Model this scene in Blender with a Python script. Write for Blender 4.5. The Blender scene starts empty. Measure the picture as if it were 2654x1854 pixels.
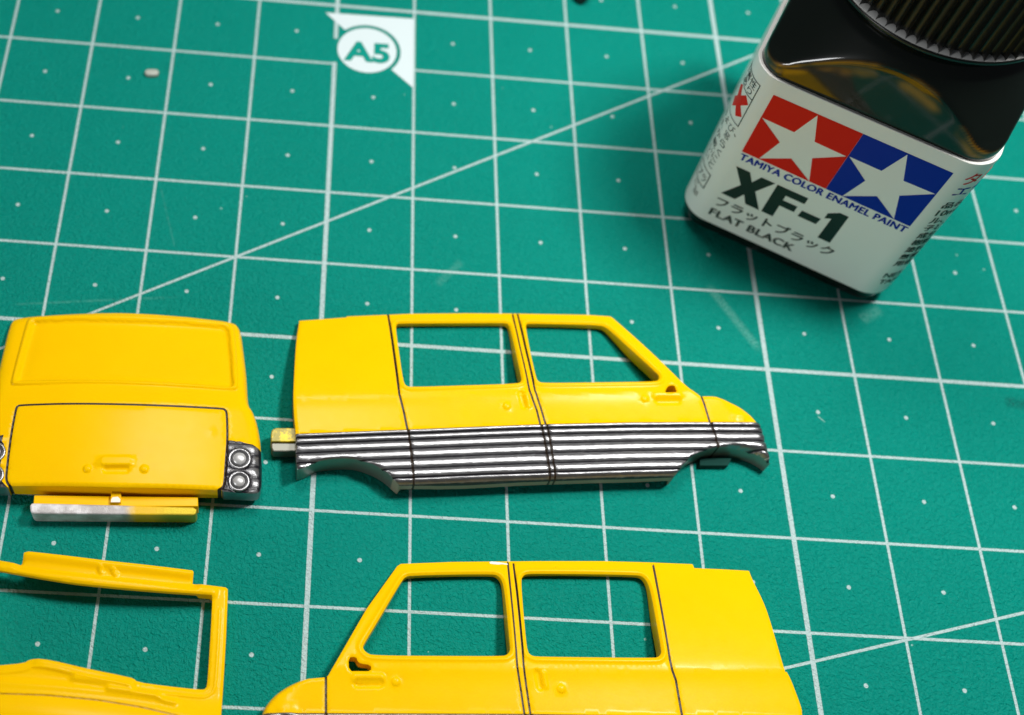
import bpy, bmesh, math, random
import numpy as np
from mathutils import Matrix, Vector
from mathutils.geometry import delaunay_2d_cdt

random.seed(7)
rng = np.random.default_rng(7)
MM = 0.001
SC = bpy.context.scene
COL = SC.collection

# ------------------------------------------------------------------ camera
# solved from the 10 mm grid printed on the mat (pixels of the 2654 x 1854 photograph, millimetres on the mat)
CR = np.array([[0.9958416943837173, 0.026441972061976876, 0.08717879237773775],
               [0.06567771770871353, -0.8715500764990423, -0.48588774583342625],
               [0.06313285296532706, 0.48959298020701575, -0.8696625532978128]])
CC = np.array([-3.500382033585309, -116.82720819422752, 114.51913404490776])
CF, CX, CY = 3150.0, 943.0463241211223, 936.4129338628112
cam_data = bpy.data.cameras.new('camera')
cam = bpy.data.objects.new('camera', cam_data)
COL.objects.link(cam)
M3 = CR.T @ np.diag([1, -1, -1])
cam.matrix_world = Matrix([[*M3[0], CC[0] * MM], [*M3[1], CC[1] * MM], [*M3[2], CC[2] * MM], [0, 0, 0, 1]])
cam_data.sensor_width = 36
cam_data.lens = CF / 2654 * 36
cam_data.shift_x = (1327 - CX) / 2654
cam_data.shift_y = (CY - 927) / 2654
cam_data.clip_start = 0.004
cam_data.clip_end = 5
cam_data.dof.use_dof = True
cam_data.dof.focus_distance = 0.119
cam_data.dof.aperture_fstop = 24
SC.camera = cam

# ------------------------------------------------------------------ world, lamps, exposure
W = bpy.data.worlds.new('World')
SC.world = W
W.use_nodes = True
W.node_tree.nodes['Background'].inputs[0].default_value = (0.86, 0.93, 1.0, 1)
W.node_tree.nodes['Background'].inputs[1].default_value = 0.045

def lamp(name, loc, aim, size, sizey, watt, col):
    l = bpy.data.lights.new(name, 'AREA')
    l.shape = 'RECTANGLE'
    l.size, l.size_y = size * MM, sizey * MM
    l.energy = watt
    l.color = col
    o = bpy.data.objects.new(name, l)
    o.location = Vector(loc) * MM
    o.rotation_euler = (Vector(aim) - Vector(loc)).to_track_quat('-Z', 'Y').to_euler()
    COL.objects.link(o)
    return o

lamp('desk_lamp_light', (84, -24, 160), (35, -45, 0), 26, 26, 0.325, (1.0, 0.985, 0.95))
lamp('north_fill_light', (-10, 85, 320), (0, -50, 0), 95, 80, 0.53, (1.0, 0.98, 0.94))  # added fill from the north, lifts the dim left side
lamp('label_fill_light', (-400, -300, 75), (45, -30, 12), 150, 90, 0.72, (0.98, 0.99, 1.0))  # added low fill from the south-west to brighten the label, no known window
SC.view_settings.view_transform = 'Standard'
SC.view_settings.look = 'None'
SC.view_settings.exposure = 0
SC.view_settings.gamma = 1
SC.view_settings.use_curve_mapping = False
SC.cycles.max_bounces = 8


# ------------------------------------------------------------------ helpers
def at(px, py, z=0.0):
    v = CR.T @ np.array([(px - CX) / CF, (py - CY) / CF, 1.0])
    return CC + (z - CC[2]) / v[2] * v

def zoomed(ox, oy, s):
    return lambda pts: [(ox + x * s, oy + y * s) for x, y in pts]

def on(pts, H):
    """photo pixels -> mm on the surface z = H(x, y)"""
    out = []
    for px, py in pts:
        z = 2.5
        for _ in range(12):
            p = at(px, py, z)
            z = float(H(np.array([p[0]]), np.array([p[1]]))[0])
        p = at(px, py, z)
        out.append((p[0], p[1]))
    return out

def cr(pts, n=6):
    """open Catmull-Rom curve through pts"""
    P = [np.array(p, float) for p in pts]
    P = [2 * P[0] - P[1]] + P + [2 * P[-1] - P[-2]]
    out = []
    for i in range(1, len(P) - 2):
        for k in range(n):
            t = k / n
            a, b, c, d = P[i - 1:i + 3]
            out.append(tuple(0.5 * (2 * b + (c - a) * t + (2 * a - 5 * b + 4 * c - d) * t * t + (3 * b - a - 3 * c + d) * t ** 3)))
    out.append(tuple(P[-2]))
    return out

def chaikin(poly, n=2, closed=True):
    for _ in range(n):
        o = []
        m = len(poly)
        for i in range(m if closed else m - 1):
            a, b = np.array(poly[i]), np.array(poly[(i + 1) % m])
            o += [tuple(a * .75 + b * .25), tuple(a * .25 + b * .75)]
        poly = o if closed else [poly[0]] + o + [poly[-1]]
    return poly

def resample(poly, step, closed):
    o = []
    m = len(poly)
    for i in range(m if closed else m - 1):
        a, b = np.array(poly[i], float), np.array(poly[(i + 1) % m], float)
        k = max(1, int(math.ceil(np.linalg.norm(b - a) / step)))
        o += [tuple(a + (b - a) * t / k) for t in range(k)]
    if not closed:
        o.append(tuple(poly[-1]))
    return o

def inside(poly, x, y):
    p = np.array(poly)
    r = np.zeros(len(x), bool)
    j = len(p) - 1
    for i in range(len(p)):
        xi, yi = p[i]
        xj, yj = p[j]
        c = ((yi > y) != (yj > y))
        with np.errstate(divide='ignore', invalid='ignore'):
            r ^= c & (x < (xj - xi) * (y - yi) / (yj - yi) + xi)
        j = i
    return r

def dist(poly, x, y, closed=True):
    """distance of points to a polyline"""
    p = np.array(poly, float)
    a = p if closed else p[:-1]
    b = np.roll(p, -1, 0) if closed else p[1:]
    best = np.full(len(x), 1e9)
    for (ax, ay), (bx, by) in zip(a, b):
        dx, dy = bx - ax, by - ay
        l2 = dx * dx + dy * dy
        if l2 < 1e-12:
            continue
        t = np.clip(((x - ax) * dx + (y - ay) * dy) / l2, 0, 1)
        best = np.minimum(best, (x - ax - t * dx) ** 2 + (y - ay - t * dy) ** 2)
    return np.sqrt(best)

def sstep(a, b, v):
    t = np.clip((v - a) / (b - a), 0, 1)
    return t * t * (3 - 2 * t)

def offset_line(pl, d):
    p = np.array(pl, float)
    t = np.gradient(p, axis=0)
    t /= np.linalg.norm(t, axis=1)[:, None] + 1e-9
    return [tuple(q) for q in p + d * np.stack([-t[:, 1], t[:, 0]], 1)]

def tag(o, label=None, cat=None, group=None, kind=None):
    if label: o['label'] = label
    if cat: o['category'] = cat
    if group: o['group'] = group
    if kind: o['kind'] = kind
    return o

def empty(name, loc):
    o = bpy.data.objects.new(name, None)
    o.empty_display_size = 0.002
    o.location = Vector(loc) * MM
    COL.objects.link(o)
    return o

def link(name, me, parent=None):
    o = bpy.data.objects.new(name, me)
    COL.objects.link(o)
    if parent:
        o.parent = parent
        q = parent
        off = Vector((0, 0, 0))
        while q:
            off += q.location
            q = q.parent
        o.location = -off      # meshes are written in world millimetres
    return o

def mesh(name, verts, faces, mat, parent=None, smooth=False):
    me = bpy.data.meshes.new(name)
    me.from_pydata([tuple(np.array(v) * MM) for v in verts], [], faces)
    me.materials.append(mat)
    if smooth:
        me.polygons.foreach_set('use_smooth', [True] * len(me.polygons))
    me.validate()
    return link(name, me, parent)

def solid(name, poly, z0, z1, mat, parent=None, bevel=0.0, seg=2, smooth=False, tilt=None):
    """a polygon (mm) pulled up from z0 to z1, edges bevelled; z1 may be a function"""
    bm = bmesh.new()
    f0 = z0 if callable(z0) else (lambda x, y: z0)
    f1 = z1 if callable(z1) else (lambda x, y: z1)
    lo = [bm.verts.new((x, y, f0(x, y))) for x, y in poly]
    hi = [bm.verts.new((x, y, f1(x, y))) for x, y in poly]
    bm.faces.new(lo[::-1])
    bm.faces.new(hi)
    n = len(poly)
    for i in range(n):
        bm.faces.new((lo[i], lo[(i + 1) % n], hi[(i + 1) % n], hi[i]))
    bmesh.ops.recalc_face_normals(bm, faces=bm.faces)
    if bevel:
        bmesh.ops.bevel(bm, geom=list(bm.edges), offset=bevel, segments=seg, affect='EDGES', profile=0.5)
    bmesh.ops.scale(bm, vec=(MM, MM, MM), verts=bm.verts)
    me = bpy.data.meshes.new(name)
    bm.to_mesh(me)
    bm.free()
    me.materials.append(mat)
    if smooth:
        me.polygons.foreach_set('use_smooth', [True] * len(me.polygons))
    return link(name, me, parent)


# ------------------------------------------------------------------ materials
def new_mat(name):
    m = bpy.data.materials.new(name)
    m.use_nodes = True
    nt = m.node_tree
    b = nt.nodes['Principled BSDF']
    return m, nt, b

def N(nt, t, **kw):
    n = nt.nodes.new(t)
    for k, v in kw.items():
        setattr(n, k, v)
    return n

def math_n(nt, op, a, b=None, c=None, clamp=False):
    n = N(nt, 'ShaderNodeMath', operation=op, use_clamp=clamp)
    for i, v in enumerate((a, b, c)):
        if v is None: continue
        if isinstance(v, (int, float)): n.inputs[i].default_value = v
        else: nt.links.new(v, n.inputs[i])
    return n.outputs[0]

def mixc(nt, f, a, b):
    n = N(nt, 'ShaderNodeMix', data_type='RGBA')
    for s, v in ((0, f), (6, a), (7, b)):
        if isinstance(v, (tuple, int, float)): n.inputs[s].default_value = v
        else: nt.links.new(v, n.inputs[s])
    return n.outputs[2]

def coords(nt, scale=1000.0):
    tc = N(nt, 'ShaderNodeTexCoord')
    vm = N(nt, 'ShaderNodeVectorMath', operation='SCALE')
    nt.links.new(tc.outputs['Object'], vm.inputs[0])
    vm.inputs['Scale'].default_value = scale
    return vm.outputs[0]

def noise(nt, vec, scale, detail=3, rough=0.5, dist_=0.0):
    n = N(nt, 'ShaderNodeTexNoise')
    nt.links.new(vec, n.inputs['Vector'])
    n.inputs['Scale'].default_value = scale
    n.inputs['Detail'].default_value = detail
    n.inputs['Roughness'].default_value = rough
    n.inputs['Distortion'].default_value = dist_
    return n.outputs['Fac']

def bump(nt, h, strength, distance, bsdf):
    n = N(nt, 'ShaderNodeBump')
    n.inputs['Strength'].default_value = strength
    n.inputs['Distance'].default_value = distance * MM
    nt.links.new(h, n.inputs['Height'])
    nt.links.new(n.outputs[0], bsdf.inputs['Normal'])

def ramp(nt, f, lo, hi):
    n = N(nt, 'ShaderNodeMapRange', interpolation_type='SMOOTHSTEP')
    nt.links.new(f, n.inputs[0])
    n.inputs[1].default_value, n.inputs[2].default_value = lo, hi
    return n.outputs[0]

def plain(name, col, rough=0.4, metal=0.0, spec=0.5, coat=0.0):
    m, nt, b = new_mat(name)
    b.inputs['Base Color'].default_value = (*col, 1)
    b.inputs['Roughness'].default_value = rough
    b.inputs['Metallic'].default_value = metal
    b.inputs['Specular IOR Level'].default_value = spec
    b.inputs['Coat Weight'].default_value = coat
    b.inputs['Coat Roughness'].default_value = 0.04
    return m

def mat_yellow():
    m, nt, b = new_mat('yellow_plastic')
    v = coords(nt)
    n1 = noise(nt, v, 0.25, 3)
    c = mixc(nt, n1, (0.90, 0.51, 0.0006, 1), (0.93, 0.555, 0.0008, 1))
    nt.links.new(c, b.inputs['Base Color'])
    rr = N(nt, 'ShaderNodeMapRange')
    nt.links.new(noise(nt, v, 0.8, 4), rr.inputs[0])
    rr.inputs[3].default_value, rr.inputs[4].default_value = 0.18, 0.27
    nt.links.new(rr.outputs[0], b.inputs['Roughness'])
    b.inputs['Specular IOR Level'].default_value = 0.075
    b.inputs['Subsurface Weight'].default_value = 0.08
    b.inputs['Subsurface Radius'].default_value = (1, 0.6, 0.05)
    b.inputs['Subsurface Scale'].default_value = 0.0006
    bump(nt, noise(nt, v, 1.2, 3), 0.2, 0.02, b)
    return m

def mat_silver(name='silver_paint', yellow=False):
    m, nt, b = new_mat(name)
    v = coords(nt)
    fl = noise(nt, v, 16, 2, 0.6)
    big = noise(nt, v, 1.1, 4)
    c = mixc(nt, big, (0.20, 0.20, 0.21, 1), (0.44, 0.44, 0.45, 1))
    at_ = N(nt, 'ShaderNodeAttribute', attribute_name='ink')
    # black wash that ran into the grooves, thicker here and there
    ink = math_n(nt, 'MULTIPLY', at_.outputs['Fac'], ramp(nt, noise(nt, v, 1.6, 4, 0.65), 0.18, 0.62))
    ink = math_n(nt, 'ADD', ink, math_n(nt, 'MULTIPLY', at_.outputs['Fac'], 0.7), clamp=True)
    c = mixc(nt, ink, c, (0.012, 0.011, 0.016, 1))
    nt.links.new(c, b.inputs['Base Color'])
    met = math_n(nt, 'SUBTRACT', 0.93, math_n(nt, 'MULTIPLY', ink, 0.9), clamp=True)
    nt.links.new(met, b.inputs['Metallic'])
    rg = math_n(nt, 'ADD', 0.23, math_n(nt, 'MULTIPLY', fl, 0.16))
    nt.links.new(rg, b.inputs['Roughness'])
    mp = N(nt, 'ShaderNodeMapping')
    nt.links.new(v, mp.inputs['Vector'])
    mp.inputs['Scale'].default_value = (0.45, 3.2, 3.2)
    h = math_n(nt, 'ADD', math_n(nt, 'MULTIPLY', fl, 0.6), math_n(nt, 'MULTIPLY', noise(nt, mp.outputs[0], 1.6, 4, 0.65), 1.0))
    bump(nt, h, 0.6, 0.04, b)
    return m

YEL = mat_yellow()
SIL = mat_silver()
INK = plain('panel_wash', (0.020, 0.009, 0.002), 0.5)
PEWTER = plain('dull_silver_edge', (0.30, 0.32, 0.28), 0.34, 0.75)
SILL = plain('sill_edge_paint', (0.27, 0.245, 0.18), 0.45, 0.1)
MATGREEN = (0.0015, 0.315, 0.236)


def mat_cutting():
    m, nt, b = new_mat('cutting_mat_vinyl')
    v = coords(nt)
    sx = N(nt, 'ShaderNodeSeparateXYZ')
    nt.links.new(v, sx.inputs[0])
    x, y = sx.outputs[0], sx.outputs[1]
    mm = lambda *a, **k: math_n(nt, *a, **k)
    rag = mm('MULTIPLY', mm('SUBTRACT', noise(nt, v, 5.0, 3, 0.6), 0.5), 0.10)

    def band(d, half):       # 1 inside a printed line, soft ragged edge
        return mm('SUBTRACT', 1.0, ramp(nt, mm('ADD', d, rag), half - 0.035, half + 0.035))
    dx = mm('PINGPONG', mm('ADD', x, 1000), 5.0)
    dy = mm('PINGPONG', mm('ADD', y, 1000), 5.0)
    dx5 = mm('PINGPONG', mm('ADD', x, 1000), 25.0)
    dy5 = mm('PINGPONG', mm('ADD', y, 1000), 25.0)
    vx = mm('MAXIMUM', band(dx, 0.15), band(dx5, 0.255))
    hy = mm('MAXIMUM', band(dy, 0.15), band(dy5, 0.22))

    def box(x0, x1, y0, y1):
        a = mm('MULTIPLY', mm('GREATER_THAN', x, x0), mm('LESS_THAN', x, x1))
        c = mm('MULTIPLY', mm('GREATER_THAN', y, y0), mm('LESS_THAN', y, y1))
        return mm('MULTIPLY', a, c)
    vx = mm('MULTIPLY', vx, mm('SUBTRACT', 1.0, box(-1.2, 1.2, -9.75, -5.75)))
    hy = mm('MULTIPLY', hy, mm('SUBTRACT', 1.0, box(0.25, 9.9, -11, -9)))
    L = mm('MAXIMUM', vx, hy)
    for ang, x0, y0 in ((30, -10, -40), (15, 60, -80.2)):
        s, c = math.sin(math.radians(ang)), math.cos(math.radians(ang))
        d = mm('ABSOLUTE', mm('ADD', mm('MULTIPLY', mm('SUBTRACT', x, x0), -s), mm('MULTIPLY', mm('SUBTRACT', y, y0), c)))
        L = mm('MAXIMUM', L, band(d, 0.145))
    ex, ey = mm('SUBTRACT', 5.0, dx), mm('SUBTRACT', 5.0, dy)
    dd = mm('SQRT', mm('ADD', mm('MULTIPLY', ex, ex), mm('MULTIPLY', ey, ey)))
    dots = mm('MULTIPLY', band(dd, 0.225), mm('SUBTRACT', 1.0, box(0, 10, -10, 0)))
    L = mm('MAXIMUM', L, dots)
    # worn spots where knives cut through the print
    wear = ramp(nt, noise(nt, v, 1.5, 6, 0.75), 0.60, 0.74)
    L = mm('MULTIPLY', L, mm('SUBTRACT', 1.0, mm('MULTIPLY', wear, 0.75)))
    # vinyl colour
    big = noise(nt, v, 0.05, 3)
    mid = noise(nt, v, 0.9, 5, 0.65)
    g = mixc(nt, big, (0.0002, 0.226, 0.174, 1), (0.0003, 0.262, 0.208, 1))
    g = mixc(nt, mm('MULTIPLY', ramp(nt, mid, 0.52, 0.8), 0.35), g, (0.003, 0.305, 0.25, 1))
    # dust specks and pale scuffs
    vo = N(nt, 'ShaderNodeTexVoronoi', feature='F1')
    nt.links.new(v, vo.inputs['Vector'])
    vo.inputs['Scale'].default_value = 0.33
    sc = N(nt, 'ShaderNodeSeparateColor')
    nt.links.new(vo.outputs['Color'], sc.inputs[0])
    size = mm('MULTIPLY', mm('SUBTRACT', sc.outputs[0], 0.72), 0.16)
    speck = mm('GREATER_THAN', size, mm('ADD', vo.outputs['Distance'], mm('MULTIPLY', mm('SUBTRACT', noise(nt, v, 6, 2), 0.5), 0.06)))
    g = mixc(nt, mm('MULTIPLY', speck, 0.55), g, (0.45, 0.72, 0.66, 1))

    def streak(p, q, wdt, amt, col, scl):
        nonlocal g
        dxx, dyy = q[0] - p[0], q[1] - p[1]
        ln = math.hypot(dxx, dyy)
        u = mm('DIVIDE', mm('ADD', mm('MULTIPLY', mm('SUBTRACT', x, p[0]), dxx / ln), mm('MULTIPLY', mm('SUBTRACT', y, p[1]), dyy / ln)), ln)
        w = mm('ABSOLUTE', mm('ADD', mm('MULTIPLY', mm('SUBTRACT', x, p[0]), -dyy / ln), mm('MULTIPLY', mm('SUBTRACT', y, p[1]), dxx / ln)))
        a = mm('MULTIPLY', ramp(nt, u, 0.0, 0.12), mm('SUBTRACT', 1.0, ramp(nt, u, 0.85, 1.0)))
        a = mm('MULTIPLY', a, mm('SUBTRACT', 1.0, ramp(nt, w, wdt * 0.2, wdt)))
        a = mm('MULTIPLY', a, ramp(nt, noise(nt, v, scl * 1.8, 5, 0.75), 0.30, 0.75))
        g = mixc(nt, mm('MULTIPLY', a, amt), g, col)
    pale = (0.30, 0.62, 0.55, 1)
    dark = (0.004, 0.05, 0.045, 1)
    p_ = lambda a, b_: tuple(at(a, b_)[:2])
    streak(p_(1832, 736), p_(1975, 915), 0.75, 0.4, pale, 2.2)
    streak(p_(2230, 830), p_(2285, 800), 1.0, 0.3, pale, 1.4)
    streak(p_(415, 480), p_(455, 650), 0.09, 0.25, pale, 1.2)
    streak(p_(20, 790), p_(470, 770), 0.22, 0.2, pale, 0.8)
    streak(p_(1130, 740), p_(1200, 675), 0.7, 0.2, pale, 1.8)
    streak(p_(2600, 1040), p_(2700, 1056), 1.0, 0.85, dark, 2.0)
    streak(p_(2118, 1078), p_(2140, 1096), 0.09, 0.9, (0.6, 0.8, 0.75, 1), 0.3)
    col = mixc(nt, mm('MULTIPLY', L, 0.93), g, (0.50, 0.64, 0.64, 1))
    nt.links.new(col, b.inputs['Base Color'])
    r = mm('ADD', 0.28, mm('MULTIPLY', noise(nt, v, 0.35, 4), 0.18))
    nt.links.new(r, b.inputs['Roughness'])
    b.inputs['Specular IOR Level'].default_value = 0.10
    # leather-like grain
    n1 = noise(nt, v, 2.6, 2, 0.55, 0.8)
    n2 = noise(nt, v, 6.5, 3, 0.6)
    h = mm('ADD', mm('MULTIPLY', n1, 1.0), mm('MULTIPLY', n2, 0.45))
    bump(nt, h, 1.0, 0.30, b)
    return m


# ------------------------------------------------------------------ cutting mat
mat_root = empty('cutting_mat', (20, -40, -2))
tag(mat_root, 'green cutting mat with white centimetre grid, dots and an A5 corner mark', 'cutting mat')
def round_rect(x0, x1, y0, y1, r, n=8):
    o = []
    for cx_, cy_, a0 in ((x1 - r, y1 - r, 0), (x0 + r, y1 - r, 90), (x0 + r, y0 + r, 180), (x1 - r, y0 + r, 270)):
        for k in range(n + 1):
            a = math.radians(a0 + 90 * k / n)
            o.append((cx_ + r * math.cos(a), cy_ + r * math.sin(a)))
    return o
solid('vinyl_sheet', round_rect(-120, 180, -150, 70, 6), -2.0, 0.0, mat_cutting(), mat_root)

PRINT = plain('white_print', (0.60, 0.70, 0.72), 0.5, spec=0.2)
GREENF = plain('mat_green_flat', (0.0005, 0.25, 0.196), 0.5, spec=0.1)

def flat_poly(name, poly, z, mat, parent, hole=None):
    vs, es = [], []
    for lp in [poly] + ([hole] if hole else []):
        k = len(vs)
        vs += [Vector(p) for p in lp]
        es += [(k + i, k + (i + 1) % len(lp)) for i in range(len(lp))]
    ov, oe, of, *_ = delaunay_2d_cdt(vs, es, [], 0, 1e-5)
    P = np.array([tuple(q) for q in ov])
    F = [f for f in of]
    c = np.array([P[list(f)].mean(0) for f in F])
    ok = inside(poly, c[:, 0], c[:, 1])
    if hole: ok &= ~inside(hole, c[:, 0], c[:, 1])
    faces = []
    for f, k in zip(F, ok):
        if not k: continue
        a, b_, d = P[list(f[:3])]
        if (b_[0] - a[0]) * (d[1] - a[1]) - (b_[1] - a[1]) * (d[0] - a[0]) < 0: f = f[::-1]
        faces.append(f)
    return mesh(name, [(q[0], q[1], z) for q in P], faces, mat, parent)

def text_flat(body, bold=0.0, spacing=1.0):
    """filled text as 2-D vertices and faces, scaled to the unit box"""
    cu = bpy.data.curves.new('lettering', 'FONT')
    cu.body = body
    cu.size = 1
    cu.offset = bold
    cu.space_character = spacing
    cu.resolution_u = 6
    ob = bpy.data.objects.new('lettering', cu)
    COL.objects.link(ob)
    dg = bpy.context.evaluated_depsgraph_get()
    dg.update()
    me = ob.evaluated_get(dg).to_mesh()
    V = np.array([v.co[:2] for v in me.vertices]) if len(me.vertices) else np.zeros((0, 2))
    F = [tuple(p.vertices) for p in me.polygons]
    ob.evaluated_get(dg).to_mesh_clear()
    bpy.data.objects.remove(ob)
    bpy.data.curves.remove(cu)
    if len(V):
        lo, hi = V.min(0), V.max(0)
        V = (V - lo) / np.maximum(hi - lo, 1e-6)
    return V, F

Z8 = zoomed(700, 0, 600 / 2296)
def g2(pts): return [tuple(at(px, py)[:2]) for px, py in Z8(pts)]
tri = g2([(552, 128), (1428, 190), (1418, 872), (1215, 702), (740, 296)])
cc = np.array(g2([(962, 500)])[0])
ring_ = lambda r: [(cc[0] + r * math.cos(a), cc[1] + r * math.sin(a)) for a in np.linspace(0, 2 * math.pi, 64, endpoint=False)]
rout = abs(g2([(1290, 520)])[0][0] - cc[0]) + 0.06
rin = rout - 0.52
# white corner flag with the ring gap cut out of it
tp = np.array(tri)
vs = [Vector(p) for p in resample(tri, 0.5, True)]
es = [(i, (i + 1) % len(vs)) for i in range(len(vs))]
k0 = len(vs)
vs += [Vector(p) for p in ring_(rout)]
es += [(k0 + i, k0 + (i + 1) % 64) for i in range(64)]
ov, oe, of, *_ = delaunay_2d_cdt(vs, es, [], 0, 1e-5)
P = np.array([tuple(q) for q in ov])
keep = []
for f in of:
    c = P[list(f)].mean(0)
    if inside(tri, c[:1], c[1:])[0] and np.hypot(*(c - cc)) > rout:
        keep.append(f)
flag = mesh('corner_flag_print', [(q[0], q[1], 0.02) for q in P], keep, PRINT, mat_root)
flat_poly('size_disc_print', ring_(rin), 0.02, PRINT, mat_root)
V, F = text_flat('A5', 0.045, 1.05)
a0, a1 = np.array(g2([(728, 605)])[0]), np.array(g2([(1185, 612)])[0])
hgt = np.array(g2([(840, 405)])[0])[1] - a0[1]
mesh('size_lettering', [(a0[0] + v[0] * (a1[0] - a0[0]), a0[1] + 0.05 + v[1] * hgt * 0.95, 0.035) for v in V], F, GREENF, mat_root)


# ------------------------------------------------------------------ moulded panels
def build_panel(root, outline, holes, H, feat, zbot, classify, mats, lines=(), cons=(), xpts=(), rr=0.2, grid=0.33, ink=None, step=0.22, wallmat={}):
    """A moulded shell: triangulated between its outlines, heights from H + feat, walls down to zbot; split into parts"""
    loops = [resample(l, step, True) for l in [outline] + list(holes)]
    pts, edges = [], []
    def add(pl, closed):
        k = len(pts)
        pts.extend(pl)
        n = len(pl)
        edges.extend((k + i, k + (i + 1) % n) for i in range(n if closed else n - 1))
    for l in loops: add(l, True)
    ribs = []
    for pl, w in lines:
        pl = resample(pl, 0.3, False)
        a, c = offset_line(pl, w / 2), offset_line(pl, -w / 2)
        add(a, False); add(pl, False); add(c, False)
        ribs.append((pl, w))
    for pl in cons: add(resample(pl, 0.5, False), False)
    P = np.array(loops[0])
    lo, hi = P.min(0), P.max(0)
    free = []
    for off in (0.06, 0.2, 0.42):
        for k, l in enumerate(loops):
            ar = sum(l[i][0] * l[(i + 1) % len(l)][1] - l[(i + 1) % len(l)][0] * l[i][1] for i in range(len(l)))
            p = np.array(l)
            t = np.roll(p, -1, 0) - np.roll(p, 1, 0)
            t /= np.linalg.norm(t, axis=1)[:, None] + 1e-9
            nrm = np.stack([-t[:, 1], t[:, 0]], 1) * (1 if ar > 0 else -1) * (1 if k == 0 else -1)
            free.append((p + nrm * off, off * 0.82))
    gx, gy = np.meshgrid(np.arange(lo[0], hi[0], grid), np.arange(lo[1], hi[1], grid))
    gx[1::2] += grid / 2
    free.append((np.stack([gx.ravel(), gy.ravel()], 1), 0.5))
    free = [(np.array(q), 0.10) for q in xpts if len(q)] + free
    cells = {}
    for px_, py_ in pts: cells.setdefault((int(px_ // 0.12), int(py_ // 0.12)), []).append((px_, py_))
    for q, md in free:
        x, y = q[:, 0], q[:, 1]
        ok = inside(loops[0], x, y)
        for h in loops[1:]: ok &= ~inside(h, x, y)
        for l in loops: ok[ok] &= dist(l, x[ok], y[ok]) > md
        for pl, w in ribs: ok[ok] &= dist(pl, x[ok], y[ok], False) > w / 2 + 0.06
        gap = 0.075 if md < 0.5 else 0.24
        for px_, py_ in q[ok]:
            ci, cj = int(px_ // 0.12), int(py_ // 0.12)
            rng_ = 1 if gap < 0.12 else 2
            hit = False
            for a_ in range(ci - rng_, ci + rng_ + 1):
                for b_ in range(cj - rng_, cj + rng_ + 1):
                    for hx_, hy_ in cells.get((a_, b_), ()):
                        if (hx_ - px_) ** 2 + (hy_ - py_) ** 2 < gap * gap:
                            hit = True
                            break
                    if hit: break
                if hit: break
            if not hit:
                pts.append((px_, py_))
                cells.setdefault((ci, cj), []).append((px_, py_))
    ov, oe, of, *_ = delaunay_2d_cdt([Vector(p) for p in pts], edges, [], 0, 2e-4)
    V = np.array([tuple(v) for v in ov])
    T = np.array([f for f in of if len(f) == 3])
    c = V[T].mean(1)
    ok = inside(loops[0], c[:, 0], c[:, 1])
    for h in loops[1:]: ok &= ~inside(h, c[:, 0], c[:, 1])
    T, c = T[ok], c[ok]
    ar = (V[T[:, 1]] - V[T[:, 0]])
    br = (V[T[:, 2]] - V[T[:, 0]])
    flip = ar[:, 0] * br[:, 1] - ar[:, 1] * br[:, 0] < 0
    T[flip] = T[flip][:, ::-1]
    x, y = V[:, 0], V[:, 1]
    z = feat(x, y, H(x, y))
    d = np.full(len(x), 1e9)
    for l in loops: d = np.minimum(d, dist(l, x, y))
    R = rr(x, y) if callable(rr) else np.full(len(x), rr)
    q = np.clip(R - d, 0, None)
    z = z - (R - np.sqrt(np.maximum(R * R - q * q, 0)))
    for pl, w in ribs:
        dl = dist(pl, x, y, False)
        z = z - 0.16 * np.clip(1 - dl / (w / 2), 0, 1)
    zb = zbot(x, y, z)
    top = np.stack([x, y, z], 1)
    bot = np.stack([x, y, zb], 1)
    fn = np.cross(top[T[:, 1]] - top[T[:, 0]], top[T[:, 2]] - top[T[:, 0]])
    vn = np.zeros_like(top)
    for k in range(3): np.add.at(vn, T[:, k], fn)
    vn /= np.linalg.norm(vn, axis=1)[:, None] + 1e-12
    # boundary
    cnt = {}
    for ti, t in enumerate(T):
        for k in range(3):
            a, b_ = int(t[k]), int(t[(k + 1) % 3])
            key = (min(a, b_), max(a, b_))
            cnt.setdefault(key, []).append((ti, a, b_))
    bd = [v[0] for v in cnt.values() if len(v) == 1]
    wn = {}
    for ti, a, b_ in bd:
        e = V[b_] - V[a]
        n_ = np.array([e[1], -e[0], 0.0])
        for k in (a, b_): wn[k] = wn.get(k, 0) + n_
    lab = classify(c[:, 0], c[:, 1])
    for pl, w in ribs:
        lab = np.where(dist(pl, c[:, 0], c[:, 1], False) < w / 2, 'panel_line', lab)
    iv = ink(x, y) if ink else None
    made = {}
    for key in sorted(set(lab)):
        sel = np.nonzero(lab == key)[0]
        sset = set(sel.tolist())
        used = np.unique(T[sel])
        idx = {int(u): i for i, u in enumerate(used)}
        n = len(used)
        vs = np.concatenate([top[used], bot[used]])
        faces = [(idx[int(a)], idx[int(b_)], idx[int(e)]) for a, b_, e in T[sel]]
        faces += [(n + idx[int(e)], n + idx[int(b_)], n + idx[int(a)]) for a, b_, e in T[sel]]
        ln = [vn[int(k)] for t in T[sel] for k in t] + [(0, 0, -1)] * (3 * len(sel))
        wv, wi = [], {}
        for ti, a, b_ in bd:
            if ti not in sset: continue
            for k in (a, b_):
                if k not in wi:
                    wi[k] = 2 * n + len(wv)
                    wv += [top[k], bot[k]]
            faces.append((wi[b_], wi[a], wi[a] + 1, wi[b_] + 1))
            na, nb = [wn[k] / (np.linalg.norm(wn[k]) + 1e-9) for k in (a, b_)]
            ln += [nb, na, na, nb]
        if wv: vs = np.concatenate([vs, np.array(wv)])
        name = key.split('#')[0]
        me = bpy.data.meshes.new(name)
        me.from_pydata((vs * MM).tolist(), [], faces)
        me.polygons.foreach_set('use_smooth', [True] * len(me.polygons))
        me.normals_split_custom_set([tuple(q) for q in ln])
        me.materials.append(mats[name])
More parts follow.
